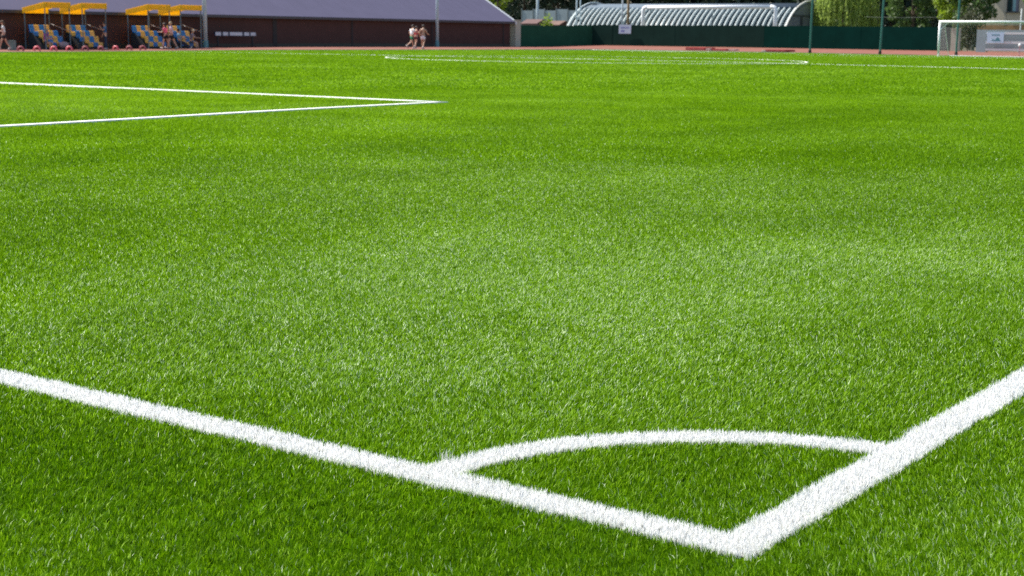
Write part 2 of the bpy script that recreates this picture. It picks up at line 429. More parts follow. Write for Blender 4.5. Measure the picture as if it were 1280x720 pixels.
# ------------------------------------------------------------------ dugouts
yellow = mat('yellow_canopy', (.95,.68,.012), .5, .06, 2, trans=.48)
steel_blue = mat('blue_grey_post', (.10,.16,.20), .4)
blue_seat = mat('blue_seat', (.012,.165,.46), .4, .06)
yel_seat = mat('yellow_seat', (.66,.40,.07), .4, .06)
black_board = mat('black_board', (.02,.025,.03), .7)
CWID, CDEP = 1.96, 2.16
def seat_mesh(m, parent, x, y, z):
    b_ = MB(); w_ = .186
    pts = [(-.03,-.20),(-.035,.03),(.03,.085),(.26,.06),(.34,.12),(.42,.46),(.47,.48),(.46,.42),(.38,.06),(.30,.0),(.01,.0),(.0,-.20)]
    b_.poly_prism([(-w_, p[0], p[1]) for p in pts], (2*w_,0,0))
    o = b_.build('seat', m, parent); o.location = (x, y, z); return o
seat_src = {}
def dugout(px, cols, label):
    X = on_y(px, 77.0); rt_ = empty('dugout', (X, 77.0, h(X, 77)))
    tag(rt_, label, 'dugout', 'dugouts along the far side of the pitch')
    # canopy: lean-to box roof, open below
    zf_, zb = 2.93, 2.58
    ys_ = lambda y: zf_+(zb-zf_)*y/CDEP
    m = MB(); m.poly_prism([(0,0,zf_-.05),(0,CDEP,zb-.05),(0,CDEP,zb),(0,0,zf_)], (CWID,0,0)); m.build('canopy', yellow, rt_)
    m = MB(); m.poly_prism([(.0,-.03,zf_-.36),(.0,-.002,zf_-.36),(.0,-.002,zf_),(.0,-.03,zf_+.005)], (CWID,0,0)); m.build('front_valance', yellow, rt_)
    m = MB(); m.poly_prism([(0,CDEP+.002,zb-.33),(0,CDEP+.03,zb-.33),(0,CDEP+.03,zb),(0,CDEP+.002,zb)], (CWID,0,0)); m.build('rear_valance', yellow, rt_)
    for xx in (-.032,):
        m = MB(); m.poly_prism([(xx,-.03,zf_-.36),(xx,CDEP+.03,zb-.33),(xx,CDEP+.03,zb+.002),(xx,-.03,zf_+.007)], (.028,0,0)); m.build('side_valance', yellow, rt_)
    for xx in (.06, CWID-.06):
        for yy in (.06, CDEP-.06):
            MB().tube([(xx,yy,-.1),(xx,yy,ys_(yy)-.06)], .035, 8).build('post', steel_blue, rt_)
    MB().tube([(CWID-.06,CDEP-.1,1.62),(CWID-.06,.1,1.15)], .022, 6).build('side_rail', mat('grey_rail', (.25,.23,.24), .5), rt_)
    for k in range(3):
        y0 = .55+.40*k; z0 = .36+.34*k
        m = MB(); m.box(.07, CWID-.08, y0, y0+.44, z0-.05, z0)
        m.box(.07, CWID-.08, y0+.02, y0+.05, -.05, z0-.051); m.build('step', black_board, rt_)
    m = MB(); m.poly_prism([(.035,.53,-.05),(.035,1.80,-.05),(.035,1.80,1.08),(.035,1.35,1.02),(.035,.95,.68),(.035,.53,.34)], (.028,0,0)); m.build('side_board', black_board, rt_)
    pitch = .38
    for i, (cname, k0, k1) in enumerate(cols):
        for k in range(k0, k1):
            mm = blue_seat if cname == 'b' else yel_seat
            if cname not in seat_src: seat_src[cname] = seat_mesh(mm, rt_, 0, 0, 0); s_ = seat_src[cname]
            else: s_ = seat_src[cname].copy(); COL.objects.link(s_); s_.parent = rt_
            s_.location = (.26+pitch*i, .55+.40*k-.02, .36+.34*k+.003)
    return rt_, X
dA, XA = dugout(57, [('b',2,3),('y',0,3),('b',0,3),('y',0,3),('b',0,2)], 'yellow roofed dugout with purple shirted person on its seats, left end of the row')
dB, XB = dugout(103.6, [('y',2,3),('b',1,3),('y',0,3),('b',0,3),('y',0,2)], 'yellow roofed dugout with a standing man in blue at its right end')
dC, XC = dugout(185.6, [('b',2,3),('y',0,3),('b',0,3),('y',0,3),('b',0,2)], 'yellow roofed dugout with empty seats just left of the two walking women')
dD, XD = dugout(226, [('y',2,3),('b',0,3),('y',0,3),('b',0,3),('y',0,2)], 'yellow roofed dugout with two seated people beside the tall white pole')

# red half-buried tyres in a row
red_rub = mat('red_painted_rubber', (.72,.085,.12), .55, .15, 6)
ty = {}
for i, px in enumerate([25, 45.5, 66.5, 86, 106, 125.5, 144, 161, 178]):
    X = on_y(px, 74.3)
    shaded = i in (0, 4, 5, 7, 8)  # dugout shade on these tyres is put into their darker colours
    if shaded not in ty:
        o = ty[shaded] = empty('half_tyre', (X, 74.3, h(X, 74.3)))
        m = MB(); pr = 14
        a_ = [math.pi*(-.28+1.56*k/16) for k in range(17)]
        m.tube([(.165*math.cos(t), 0, .165*math.sin(t)+.07) for t in a_], .062, 9); m.build('tread_ring', mat('shaded_red_rubber', (.33,.06,.075), .7, .15, 6) if shaded else red_rub, o, smooth=True)
        m = MB(); m.tube([(.165*math.cos(t), -.052, .165*math.sin(t)+.07) for t in a_], .022, 6); m.build('bead', mat('shaded_pink_paint', (.38,.15,.16), .6) if shaded else mat('pale_red_paint', (.75,.30,.30), .5), o, smooth=True)
    else:
        o = copy_tree(ty[shaded]); o.location = (X, 74.3, h(X, 74.3))
    o.rotation_euler = (0, 0, YAW-math.pi/2+rng.uniform(-.35, .35))
    lab = ['in front of bare wall left of the dugouts', 'in front of the left side of the leftmost dugout', 'in front of the seats of the leftmost dugout', 'below the grey pink bag',
           'in front of the second dugout from the left', 'at the feet of the standing man in blue', 'left of the pair in the gap between the dugout groups', 'right one in the gap between the dugout groups', 'in front of the third dugout, last of the row'][i]
    tag(o, ('shaded' if shaded else 'bright')+' red half buried tyre ' + lab, 'tyre', 'red half tyres along the track edge')

# small grey-green box beside the left person
X = on_y(14.5, 76.2); bx = empty('equipment_box', (X, 76.2, h(X, 76.2)), YAW-math.pi/2)
m = MB(); m.box(-.18,.18,-.2,.2,-.02,.52); m.build('body', mat('grey_green_box', (.14,.22,.21), .6), bx, bevel=.015)
m = MB(); m.box(-.195,.195,-.215,.215,.522,.57); m.build('lid', mat('grey_green_lid', (.17,.25,.24), .6), bx, bevel=.01)
tag(bx, 'upright grey green box standing beside the walking person at the left edge', 'box')
# bag on the seats of dugout two
bag = empty('sports_bag', (XA+1.45, 77.15, h(XA, 77)))
m = MB(); m.tube([(-.28,0,.2),(-.24,0,.26),(0,0,.3),(.24,0,.26),(.28,0,.2)], [.10,.19,.22,.19,.10], 10); m.build('body', mat('grey_pink_cloth', (.33,.25,.27), .8), bag, smooth=True)
m = MB(); m.tube([(-.15,-.02,.46),(-.1,-.02,.62),(.1,-.02,.62),(.15,-.02,.46)], .018, 6); m.build('handle', dark, bag)
tag(bag, 'grey pink sports bag on the ground before the seats of the leftmost dugout', 'bag')

# striped barrier by the wall
X1_, X2_ = on_y(268, 79.0), on_y(319, 79.0); xm = (X1_+X2_)/2; hw = (X2_-X1_)/2
ba = empty('steeplechase_barrier', (xm, 79.0, h(xm, 79)))
navy = mat('navy_paint', (.014,.02,.055), .5)
MB().box(-hw, hw, -.07, .07, .80, 1.10).build('beam', navy, ba)
px = [(268.5,275.5),(278,284.3),(286.5,302),(304.5,310.5),(312.5,318.7)]
for a, b in px:
    MB().box(on_y(a,79)-xm, on_y(b,79)-xm, -.078, .078, .83, 1.07).build('white_band', mat('barrier_white', (.52,.55,.62), .5), ba)
for s in (-.85, .85):
    m = MB(); m.box(s*hw-.04, s*hw+.04, -.05, .05, .06, .80); m.build('leg', black_board, ba)
    m = MB(); m.box(s*hw-.05, s*hw+.05, -.45, .45, 0, .058); m.build('foot', mat('dark_red_foot', (.14,.025,.03), .6), ba)
tag(ba, 'navy barrier beam with five white bands standing before the brown wall', 'barrier')

# ------------------------------------------------------------------ poles
pole_m = mat('pale_blue_pole', (.48,.58,.62), .45, .08, 1.5)
def light_pole(x, y, r0, ht, label, name='floodlight_pole', m=pole_m, head=True, group='tall poles around the ground'):
    o = empty(name, (x, y, h(x, y)))
    MB().tube([(0,0,-.2),(0,0,ht*.3),(0,0,ht)], [r0, r0*.86, r0*.55], 12).build('shaft', m, o, smooth=True)
    MB().tube([(0,0,-.1),(0,0,.5)], r0*1.25, 12).build('base_sleeve', mat('teal_sleeve', (.13,.30,.33), .5), o)
    if head:
        b_ = MB(); b_.box(-.8,.8,-.08,.08,ht,ht+.12); b_.build('cross_arm', m, o)
        for s in (-.55, .55):
            b_ = MB(); b_.box(s-.22, s+.22, -.30, -.09, ht-.1, ht+.35); b_.build('lamp', white_metal, o)
    tag(o, label, 'pole', group); return o
X = on_y(256.5, 79.2); light_pole(X, 79.2, .17, 14, 'tall pale blue pole right of the dugouts, before the brown wall')
X = on_y(546.5, 79.2); light_pole(X, 79.2, .14, 14, 'tall pale blue pole right of the three runners, before the brown wall')
Y = on_x(671.5, 136); light_pole(136, Y, .17, 13, 'tall grey white pole standing behind the fence left of the arched hangar')
Y = on_x(720.3, 131); light_pole(131, Y, .10, 11, 'thin white pole at the left foot of the arched hangar, left of a pair', head=False)
Y = on_x(724.8, 131.5); light_pole(131.5, Y, .08, 11, 'thinner white pole at the left foot of the arched hangar, right of a pair', head=False)
Y = on_x(777.3, 121.2); light_pole(121.2, Y, .10, 11, 'thin white pole rising behind the white notice on the fence', head=False)
Y = on_x(784.6, 121.2); light_pole(121.2, Y, .14, 9, 'brown wooden pole beside the thin white one behind the notice', name='wooden_pole', m=mat('pole_wood', (.24,.17,.08), .8, .2, 4), head=False)
Y = on_x(1275, 128); light_pole(128, Y, .08, 3.6, 'thin grey post in front of the beige house', m=mat('grey_post', (.36,.40,.40), .5), head=False)
gp = mat('dark_green_post', (.022,.13,.105), .45, .08, 2)
npst = None
for px, X, lean, lab in ((1013.2, 107.9, .008, 'green net post in front of the green fence right of the arched hangar'), (1101, 108.1, .022, 'green net post in front of the green fence beside the white goal'), (1196.5, 109.4, .008, 'green net post seen through the net of the white goal')):
    Y = on_x(px, X); o = empty('net_post', (X, Y, h(X, Y)))
    tx = lean*9
    MB().tube([(0,0,-.2),(tx*.583,-tx*.812,9)], .085, 10).build('shaft', gp, o)
    MB().tube([(0,0,-.1),(0,0,.25)], .12, 10).build('base_sleeve', dark, o)
    tag(o, lab, 'post', 'green net posts at the far end')
    npst = o
Y1, Y2 = on_x(1080, 121.5), on_x(1176, 121.5)
w_ = MB().tube([(121.5, Y1, h(121.5,Y1)+2.75),(121.5,(Y1+Y2)/2, h(121.5,Y1)+2.7),(121.5, Y2, h(121.5,Y2)+2.75)], .014, 5).build('guy_wire', mat('grey_wire', (.12,.14,.12), .7))
tag(w_, 'thin grey wire stretched above the dark green fence in front of the trees', 'wire')

# ------------------------------------------------------------------ fences at the far end
green_d = mat('dark_green_sheet', (.002,.034,.025), .8, .18, .9, spec=.06)
green_d2 = mat('blackish_green_sheet', (.010,.034,.026), .8, .18, .9, spec=.08)
green_l = mat('mid_green_sheet', (.018,.078,.046), .8, .16, .9, spec=.08)
FX = 120.0; Yc = on_x(740, FX); Xl = px1+.05; Ye = on_x(1173.5, FX)
def fence_run(name, p, q, npan, mats, ht, label, cat='fence', gap=.004):
    p = Vector(p); q = Vector(q); L = (q-p).length; d = (q-p)/L; rz = math.atan2(d.y, d.x)
    o = empty(name, ((p.x+q.x)/2, (p.y+q.y)/2, h((p.x+q.x)/2, (p.y+q.y)/2)), rz); bz = o.location.z
    for i in range(npan):
        a, b = -L/2+L*i/npan, -L/2+L*(i+1)/npan
        wp = p+d*(a+L/2); zz = h(wp.x, wp.y)-bz; dz = rng.uniform(-.015, .015); dy = rng.uniform(0, .012)
        m = MB()
        k = 1
        for j in range(k):
            u0 = a+gap+(b-a-2*gap)*j/k; u1 = a+gap+(b-a-2*gap)*(j+1)/k-.0005
            m.box(u0, u1, -.012-dy-(.02 if j % 2 else 0), .012-dy, zz-.04, zz+ht+dz)
        m.build('panel', mats(i), o)
    for i in range(npan+1):
        a = -L/2+L*i/npan; wp = p+d*(a+L/2); zz = h(wp.x, wp.y)-bz
        s_ = 1
        MB().box(a-.03, a+.03, .02, .08, zz-.2, zz+ht-.04).build('post', gp, o)
    tag(o, label, cat); return o
FH = 1.93
fence_run('sheet_fence', (Xl, 79.9), (FX, Yc+.01), 4, lambda i: green_l, FH, 'mid green sheet fence between the concrete pillar and the darker fence')
fence_run('sheet_fence', (FX, Yc-.02), (FX, Ye), 15, lambda i: green_d2 if i < 8 else green_d, FH, 'long dark green sheet fence behind the far goal line')
grey_dk = mat('dark_grey_green_sheet', (.075,.085,.08), .6, .12, 1)
fence_run('sheet_fence', (FX, Ye-.06), (FX, on_x(1188, FX)), 1, lambda i: grey_dk, 1.95, 'short dark grey fence section seen through the left of the goal net')
Ya, Yb = on_x(1188.5, FX-.2), on_x(1199, FX-.2)
e_ = empty('gate_pillar', (FX, (Ya+Yb)/2, h(FX, Ya))); w_ = abs(Ya-Yb)/2
MB().box(-.2,.2,-w_,w_,-.2,1.75).build('shaft', concrete, e_, bevel=.015); MB().box(-.24,.24,-w_-.04,w_+.04,1.752,1.83).build('cap', concrete, e_)
tag(e_, 'pale concrete gate pillar seen through the goal net', 'pillar')
grey_l = mat('light_grey_sheet', (.28,.36,.385), .5, .1, .8)
g0, g1 = on_x(1221, 118.5), on_x(1330, 118.5)
gf = empty('grey_barrier_fence', (118.5, (g0+g1)/2, h(118.5, g0))); L = g0-g1
ys0 = L/2; cut = L/2-(on_x(1221,118.5)-on_x(1233,118.5))
m = MB(); m.box(-.03,.03,cut+.006,ys0,-.05,1.78); m.build('panel', grey_l, gf)
nb = 9; band = [grey_l, mat('grey_band', (.21,.27,.29), .5, .1, .8), mat('white_band_paint', (.68,.72,.73), .5, .05)]
for k in range(nb):
    z0 = .12+k*.185
    c = band[2] if k in (3, 7, 0) else band[k % 2]
    m = MB(); m.box(-.035-(.012 if k % 2 else 0), .02, -L/2, cut-.006, z0, z0+.177); m.build('slat', c, gf)
for yy in (-L/2+.1, 0, cut-.1): MB().box(.022,.08,yy-.04,yy+.04,-.1,1.76).build('post', gp, gf)
tag(gf, 'light grey barrier fence of horizontal slats behind the goal', 'fence')
s0, s1 = on_x(1234, 118.4), on_x(1255, 118.4)
sg = empty('banner_sign', (118.40, (s0+s1)/2, h(118.4, s0)+.72)); w_ = abs(s0-s1)/2
MB().box(-.02,.0,-w_,w_,0,.86).build('board', mat('pale_blue_board', (.50,.66,.82), .5, .04), sg)
teal = mat('teal_print', (.05,.22,.28), .5)
m = MB(); m.poly_prism([(-.024,.1,.18),(-.024,-.18,.5),(-.024,-.42,.22),(-.024,-.46,.16),(-.024,.1,.16)], (.003,0,0)); m.build('emblem', teal, sg)
m = MB(); m.poly_prism([(-.026,.32,.18),(-.026,.18,.34),(-.026,.0,.18)], (.003,0,0)); m.build('emblem', teal, sg)
m = MB()
for k in range(4): m.box(-.0245,-.021,.30-k*.17-.12,.30-k*.17,.60,.70)
m.build('lettering', teal, sg)
tag(sg, 'pale blue banner with a teal peak emblem on the grey barrier fence', 'sign')
# white notice with two lines of print hung on the fence
s0, s1 = on_x(773.3, 119.85), on_x(788.5, 119.85); w_ = abs(s0-s1)/2; ym = (s0+s1)/2
sg = empty('notice_board', (119.88, ym, h(119.88, ym)+1.12))
MB().box(-.03,0,-w_,w_,0,.84).build('board', mat('white_board', (.44,.53,.64), .6, .04), sg)
ink = mat('blue_ink', (.16,.19,.42), .6)
m = MB()
for a, b in ((.46,.30),(.27,.12),(.09,-.05),(-.12,-.24),(-.28,-.46)): m.box(-.034,-.031,b,a,.50,.63)
for a, b in ((.44,.24),(.21,.05)): m.box(-.034,-.031,b,a,.16,.34)
m.build('lettering', ink, sg)
tag(sg, 'white notice with blue print hanging on the dark green fence', 'sign')

# red landing mats and pale blocks on the track
def landing_mat(pa, pb, X, ht, dep, col, name, label, cat='mat'):
    a, b = on_x(pa, X), on_x(pb, X); w_ = abs(a-b)/2
    o = empty(name, (X, (a+b)/2, h(X, (a+b)/2)))
    MB().box(0, dep, -w_, w_, -.01, ht).build('pad', mat(name+str(col), tuple(.72*q_ for q_ in col), .6, .1, 3), o, bevel=min(.04, ht*.2))
    MB().box(-.012, -.001, -w_*.96, w_*.96, ht*.40, ht*.5).build('seam', mat('mat_seam', (.5,.4,.36), .6), o)
    tag(o, label, cat)
landing_mat(857, 881, 111.2, .22, 2.0, (.55,.045,.04), 'landing_mat', 'red mat lying on the track, leftmost on the track before the dark fence')
landing_mat(889, 908, 111.0, .13, 1.6, (.52,.06,.05), 'landing_mat', 'low red mat between the pale board and the leftmost red mat')
landing_mat(882.5, 888.5, 110.8, .16, .6, (.75,.55,.48), 'foam_block', 'small pale pink block between two red mats on the track', 'block')
landing_mat(908.5, 919, 111.4, .10, .8, (.72,.58,.52), 'take_off_board', 'flat pale board at the right end of the low red mat', 'board')
landing_mat(952.5, 956, 109.4, .13, .4, (.80,.78,.62), 'foam_block', 'small cream block at the left end of the dark red mat', 'block')
landing_mat(957, 983, 110.2, .17, 1.8, (.44,.03,.03), 'landing_mat', 'dark red mat on the track left of the first green net post')
# little marker post at the right edge
Y = on_x(1275.5, 111); o = empty('marker_post', (111, Y, h(111, Y)))
MB().tube([(0,0,-.05),(0,0,.72)], .035, 8).build('stake', mat('pink_stake', (.5,.27,.3), .6), o)
MB().ball((0,0,.79), .13).build('knob', white_metal, o, smooth=True)
tag(o, 'pinkish marker stake with round white top behind the goal at right edge', 'marker')

# ------------------------------------------------------------------ far goal
gx, gy0, gy1 = 105.0, 30.34, 37.66
gl = empty('football_goal', (gx, 34, h(gx, 34)))
bz = gl.location.z; zo = h(gx, 37.66)-bz
gw = mat('goal_white', (.82,.84,.82), .35, .04)
for yy in (-3.72, 3.72): MB().tube([(0,yy,-.1),(0,yy,2.50)], .085, 12).build('goal_post', gw, gl, smooth=True)
MB().tube([(0,-3.79,2.50),(0,3.79,2.50)], .085, 12).build('crossbar', gw, gl, smooth=True)
for s in (-1, 1):
    MB().tube([(0,s*3.69,1.88),(0,s*3.1,2.45)], .028, 8).build('corner_brace', gw, gl)
    MB().tube([(.02,s*3.66,2.40),(.8,s*3.62,2.15),(1.9,s*3.6,.0)], .022, 8).build('net_stay', gw, gl)
MB().tube([(1.9,-3.6,.03),(1.9,3.6,.03)], .03, 8).build('ground_bar', gw, gl)
m = MB(); r_ = .0042
def prof(t):           # side profile of the net: under the bar back then down to the ground bar
    if t < .28: u = t/.28; return (u*.9, 2.46-.10*u-.12*math.sin(math.pi*u))
    u = (t-.28)/.72; return (.9+1.0*u+.12*math.sin(math.pi*u), 2.36*(1-u))
for i in range(50):
    y = -3.66+7.32*i/49
    m.tube([(*[prof(k/7)[0]], y, prof(k/7)[1]+.01) for k in range(8)], r_, 3, False)
for k in range(1, 22):
    p = prof(k/22); m.tube([(p[0], -3.66+7.32*q_/6, p[1]+.01+rng.uniform(-.02,.02)) for q_ in range(7)], r_, 3, False)
for s in (-3.66, 3.66):
    for k in range(1, 13):
        z = 2.4*k/13; t = .28+.72*(1-z/2.36); m.tube([(0,s,z),(prof(min(1,max(.28,t)))[0],s,z)], r_, 3, False)
    for k in range(1, 12):
        x = 1.9*k/12; zt = 2.4 if x < .9 else 2.36*(1-(x-.9)/1.05); m.tube([(x,s,0),(x,s,max(.03,zt))], r_, 3, False)
tag(m.build('net', mat('white_net', (.45,.46,.42), .8), gl), kind='stuff')
tag(gl, 'white football goal with net standing on the far goal line', 'goal')

# ------------------------------------------------------------------ arched hangar behind the fence
AX = 132.0; ya, yb = on_x(709.5, AX), on_x(982, AX); RAD = 6.9; zb = h(AX, 60)-2.55
hg = empty('arched_hangar', (AX+5.4, (ya+yb)/2, zb)); L = ya-yb
shell_m = mat('slate_blue_shell', (.085,.115,.145), .7, .12, .6, spec=.2); rib_m = mat('white_rib', (.45,.51,.51), .65, .14, 1.2)
A_ = [R(162-144*k/28) for k in range(29)]
m = MB(); V_ = [[m.bm.verts.new((RAD*math.cos(a), y, RAD*math.sin(a))) for a in A_] for y in (-L/2, L/2)]
V2 = [[m.bm.verts.new(((RAD-.08)*math.cos(a), y, (RAD-.08)*math.sin(a))) for a in A_] for y in (-L/2, L/2)]
for k in range(28):
    m.bm.faces.new((V_[0][k], V_[1][k], V_[1][k+1], V_[0][k+1])); m.bm.faces.new((V2[0][k+1], V2[1][k+1], V2[1][k], V2[0][k]))
    m.bm.faces.new((V_[0][k+1], V2[0][k+1], V2[0][k], V_[0][k])); m.bm.faces.new((V_[1][k], V2[1][k], V2[1][k+1], V_[1][k+1]))
lower = [f for f in m.bm.faces if f.calc_center_median().x < RAD*math.cos(A_[10])+.05]
sh2 = m.bm.copy(); lo_i = {f.index for f in lower}; m.bm.faces.index_update(); sh2.faces.index_update()
lo_i = {f.index for f in lower}
bmesh.ops.delete(m.bm, geom=[f for f in m.bm.faces if f.index not in lo_i], context='FACES')
bmesh.ops.delete(sh2, geom=[f for f in sh2.faces if f.index in lo_i], context='FACES')
m.build('side_shell', mat('shaded_side_shell', (.022,.040,.046), .35, .2, .8, spec=.3), hg, smooth=True)  # lower shell coloured dark for the shade between the ribs
m2 = MB(); m2.bm.free(); m2.bm = sh2; m2.build('roof_shell', shell_m, hg, smooth=True)
NR = 43; rib0 = None
for i in range(NR):
    y = -L/2+.12+(L-.24)*i/(NR-1)
    if rib0 is None:
        m = MB(); rr = [[], [], [], []]
        for a in A_[:10]:
            for q_, (rad, yy) in enumerate(((RAD+.002,-.08),(RAD+.24,-.045),(RAD+.24,.045),(RAD+.002,.08))): rr[q_].append(m.bm.verts.new((rad*math.cos(a), yy, rad*math.sin(a))))
        for k in range(9):
            for q_ in range(4): m.bm.faces.new((rr[q_][k], rr[(q_+1)%4][k], rr[(q_+1)%4][k+1], rr[q_][k+1]))
        m.bm.faces.new([rr[q_][0] for q_ in range(4)]); m.bm.faces.new([rr[q_][-1] for q_ in range(4)])
        rib0 = m.build('rib', rib_m, hg, smooth=False); o = rib0
    else:
        o = rib0.copy(); COL.objects.link(o); o.parent = hg
    o.location = (0, y, 0)
# right-hand end wall
ends = mat('grey_end_wall', (.17,.19,.20), .7, .15, 1)
m = MB(); pts = [((RAD-.10)*math.cos(a), 0, (RAD-.10)*math.sin(a)) for a in A_]
m.poly_prism([(p[0], -L/2+.03, p[2]) for p in pts], (0,.1,0)); ew = m.build('end_wall', ends, hg)
MB().box(-3.9, 3.9, -L/2-.05, -L/2+.028, 5.55, 5.70).build('cross_beam', mat('dark_beam', (.06,.07,.075), .6), hg)
MB().box(-2.2, -1.7, -L/2-.03, -L/2+.027, 2.5, 5.54).build('door', mat('dark_door', (.045,.055,.06), .6), hg)
for k in range(5): MB().box(-3.8+k*.35, -3.78+k*.35, -L/2-.012, -L/2+.026, 2.5, 5.52).build('cladding_strip', ends, hg)
m = MB()
for rad, yy in ((RAD+.2, -L/2-.03),):
    m.tube([(rad*math.cos(a), yy, rad*math.sin(a)) for a in A_], .09, 6)
m.build('end_arch', mat('cream_arch', (.58,.57,.50), .5, .1), hg, smooth=True)
m = MB(); m.tube([((RAD+.14)*math.cos(a), L/2+.03, (RAD+.14)*math.sin(a)) for a in A_], .09, 6); m.build('end_arch', rib_m, hg, smooth=True)
tag(hg, 'arched hangar with white ribs over a slate blue shell behind the green fence', 'building')

# white pipe frame in front of it
pf_x = 126.0; a, b = on_x(803.3, pf_x), on_x(968.5, pf_x); pf = empty('pipe_frame', (pf_x, (a+b)/2, h(pf_x, 60))); w_ = abs(a-b)/2
ztop = 3.72
pts = [(0,w_,-.2),(0,w_,ztop-.3),(0,w_-.1,ztop-.08),(0,w_-.35,ztop),(0,-w_+.35,ztop),(0,-w_+.1,ztop-.08),(0,-w_,ztop-.3),(0,-w_,-.2)]
pm = mat('bright_white_pipe', (.82,.84,.86), .35, .04)
MB().tube(pts[:4]+[(0,w_-.5,ztop)], .19, 10).build('upright', pm, pf, smooth=True)
MB().tube([(0,-w_+.5,ztop)]+pts[4:], .19, 10).build('upright', pm, pf, smooth=True)
MB().tube([(0,w_-.501,ztop),(0,-w_+.501,ztop)], .185, 10).build('cross_pipe', pm, pf, smooth=True)
for s, dx in ((1, .9), (-1, .6)):
    MB().tube([(.05,s*(w_-.15),ztop-1.6),(.05,s*(w_-dx),ztop-.1)], .05, 8).build('brace', rib_m, pf)
MB().tube([(.05,-w_*.05,ztop-1.9),(.05,-w_*.09,ztop-.1)], .05, 8).build('brace', rib_m, pf)
tag(pf, 'wide white pipe frame with rounded corners in front of the arched hangar', 'pipe frame')

# pale wall, huts and shrub seen between hall and hangar
far_grey = mat('blue_grey_far_wall', (.25,.31,.33), .8, .15, .8)
y0, y1 = on_x(652, 150), on_x(724, 150)
o = empty('boundary_wall', (150, (y0+y1)/2, h(150, 60))); L2 = y0-y1
for k in range(5): MB().box(0,.12,L2/2-L2*(k+1)/5+.015,L2/2-L2*k/5-.015,-.3,3.95+.15*(k % 2)).build('panel', far_grey, o)
for k in range(6): MB().box(-.06,.0,L2/2-L2*k/5-.06,L2/2-L2*k/5+.06,-.3,4.2).build('post', mat('grey_wall_post', (.16,.19,.19), .8), o)
tag(o, 'blue grey panel wall beyond the fence left of the arched hangar', 'wall')
rust = mat('red_brown_roof', (.10,.048,.042), .8, .2, 2)
def hut(pa, pb, X, hw, ht, label, wallm, roofm_):
    a, b = on_x(pa, X), on_x(pb, X); w_ = abs(a-b)/2; o = empty('hut', (X, (a+b)/2, h(X, 60)))
    MB().box(0, 2.2, -w_+.12, w_-.12, -.3, hw).build('wall', wallm, o)
    MB().poly_prism([(-.2,-w_,hw+.002),(2.4,-w_,hw+.002),(2.4,-w_,hw+.1),(1.1,-w_,ht),(-.2,-w_,hw+.1)], (0,2*w_,0)).build('roof', roofm_, o)
    MB().box(-.03, -.002, -.3, .3, .2, hw-.25).build('door', dark, o)
    tag(o, label, 'hut')
hut(651, 672, 131, 2.05, 2.62, 'low hut with pinkish red roof just behind the mid green fence', mat('grey_hut_wall', (.13,.13,.12), .8), rust)
hut(674, 700, 134, 1.95, 2.5, 'low hut with rusty brown roof left of the arched hangar', mat('brown_hut_wall', (.18,.13,.10), .8), mat('brown_roof', (.13,.07,.05), .8, .25, 2))

# ------------------------------------------------------------------ beige house at the right
hX = 150.0; a, b = on_x(1221, hX), on_x(1322, hX); hs = empty('house', (hX, (a+b)/2, h(hX, 30))); w_ = (a-b)/2
beige = mat('beige_render', (.43,.39,.30), .85, .12, 1.5, bump=.2)
oc = mat('ochre_plinth', (.30,.18,.085), .85, .2, 2)
def ly(px): return on_x(px, hX)-(a+b)/2
wins = [(ly(1256), ly(1271.5)), (ly(1293), ly(1308))]
zs0, zs1, ztop = 3.72, 5.6, 7.4
segs = [w_, wins[0][0], wins[0][1], wins[1][0], wins[1][1], -w_]
for k in range(0, 5):
    y1_, y0_ = segs[k], segs[k+1]
    if k % 2 == 0: MB().box(0, .3, y0_, y1_, 2.42, ztop).build('wall', beige, hs)
    else:
        MB().box(0, .3, y0_, y1_, 2.42, zs0).build('wall', beige, hs); MB().box(0, .3, y0_, y1_, zs1, ztop).build('wall', beige, hs)
        f = MB(); f.box(.06,.13,y0_,y0_+.09,zs0,zs1); f.box(.06,.13,y1_-.09,y1_,zs0,zs1); f.box(.06,.13,y0_+.09,y1_-.09,zs0,zs0+.09); f.box(.06,.13,y0_+.09,y1_-.09,zs1-.09,zs1)
        ym_ = y1_-(y1_-y0_)*.42
        f.box(.06,.13,ym_-.04,ym_+.04,zs0+.09,zs1-.09)
        wf = f.build('window', mat('dark_window_frame', (.05,.055,.06), .5), hs)
        MB().box(.09,.10,ym_+.04,y1_-.09,zs0+.09,zs1-.09).build('pane', mat('dark_pane', (.01,.03,.035), .12), wf)
        MB().box(.09,.10,(y0_+ym_)/2,ym_-.04,zs0+.09,zs1-.09).build('pane', mat('teal_curtain_pane', (.20,.36,.40), .3), wf)
        MB().box(.09,.10,y0_+.09,(y0_+ym_)/2-.003,zs0+.09,zs1-.09).build('pane', mat('mauve_pane', (.14,.14,.19), .3), wf)
        MB().box(-.16,.0,y0_-.1,y1_+.1,zs0-.08,zs0-.005).build('sill', mat('dark_sill', (.10,.095,.08), .7), wf)
MB().box(-.04, .3, -w_, w_, -.4, 2.415).build('plinth', oc, hs)
MB().box(-.05, -.002, ly(1254.5)-.12, ly(1254.5)+.12, 2.42, ztop).build('downpipe', mat('grey_beige_pipe', (.34,.32,.26), .7), hs)
MB().box(.31, 9, -w_, w_, -.4, ztop-.01).build('rear_block', beige, hs)
MB().poly_prism([(-.6,-w_-.6,ztop+.002),(9.6,-w_-.6,ztop+.002),(4.5,-w_-.6,ztop+3)], (0,2*w_+1.2,0)).build('roof', mat('brown_roof', (.27,.14,.10), .8, .25, 2), hs)
tag(hs, 'beige rendered house with curtained window and ochre base at the right edge', 'house')

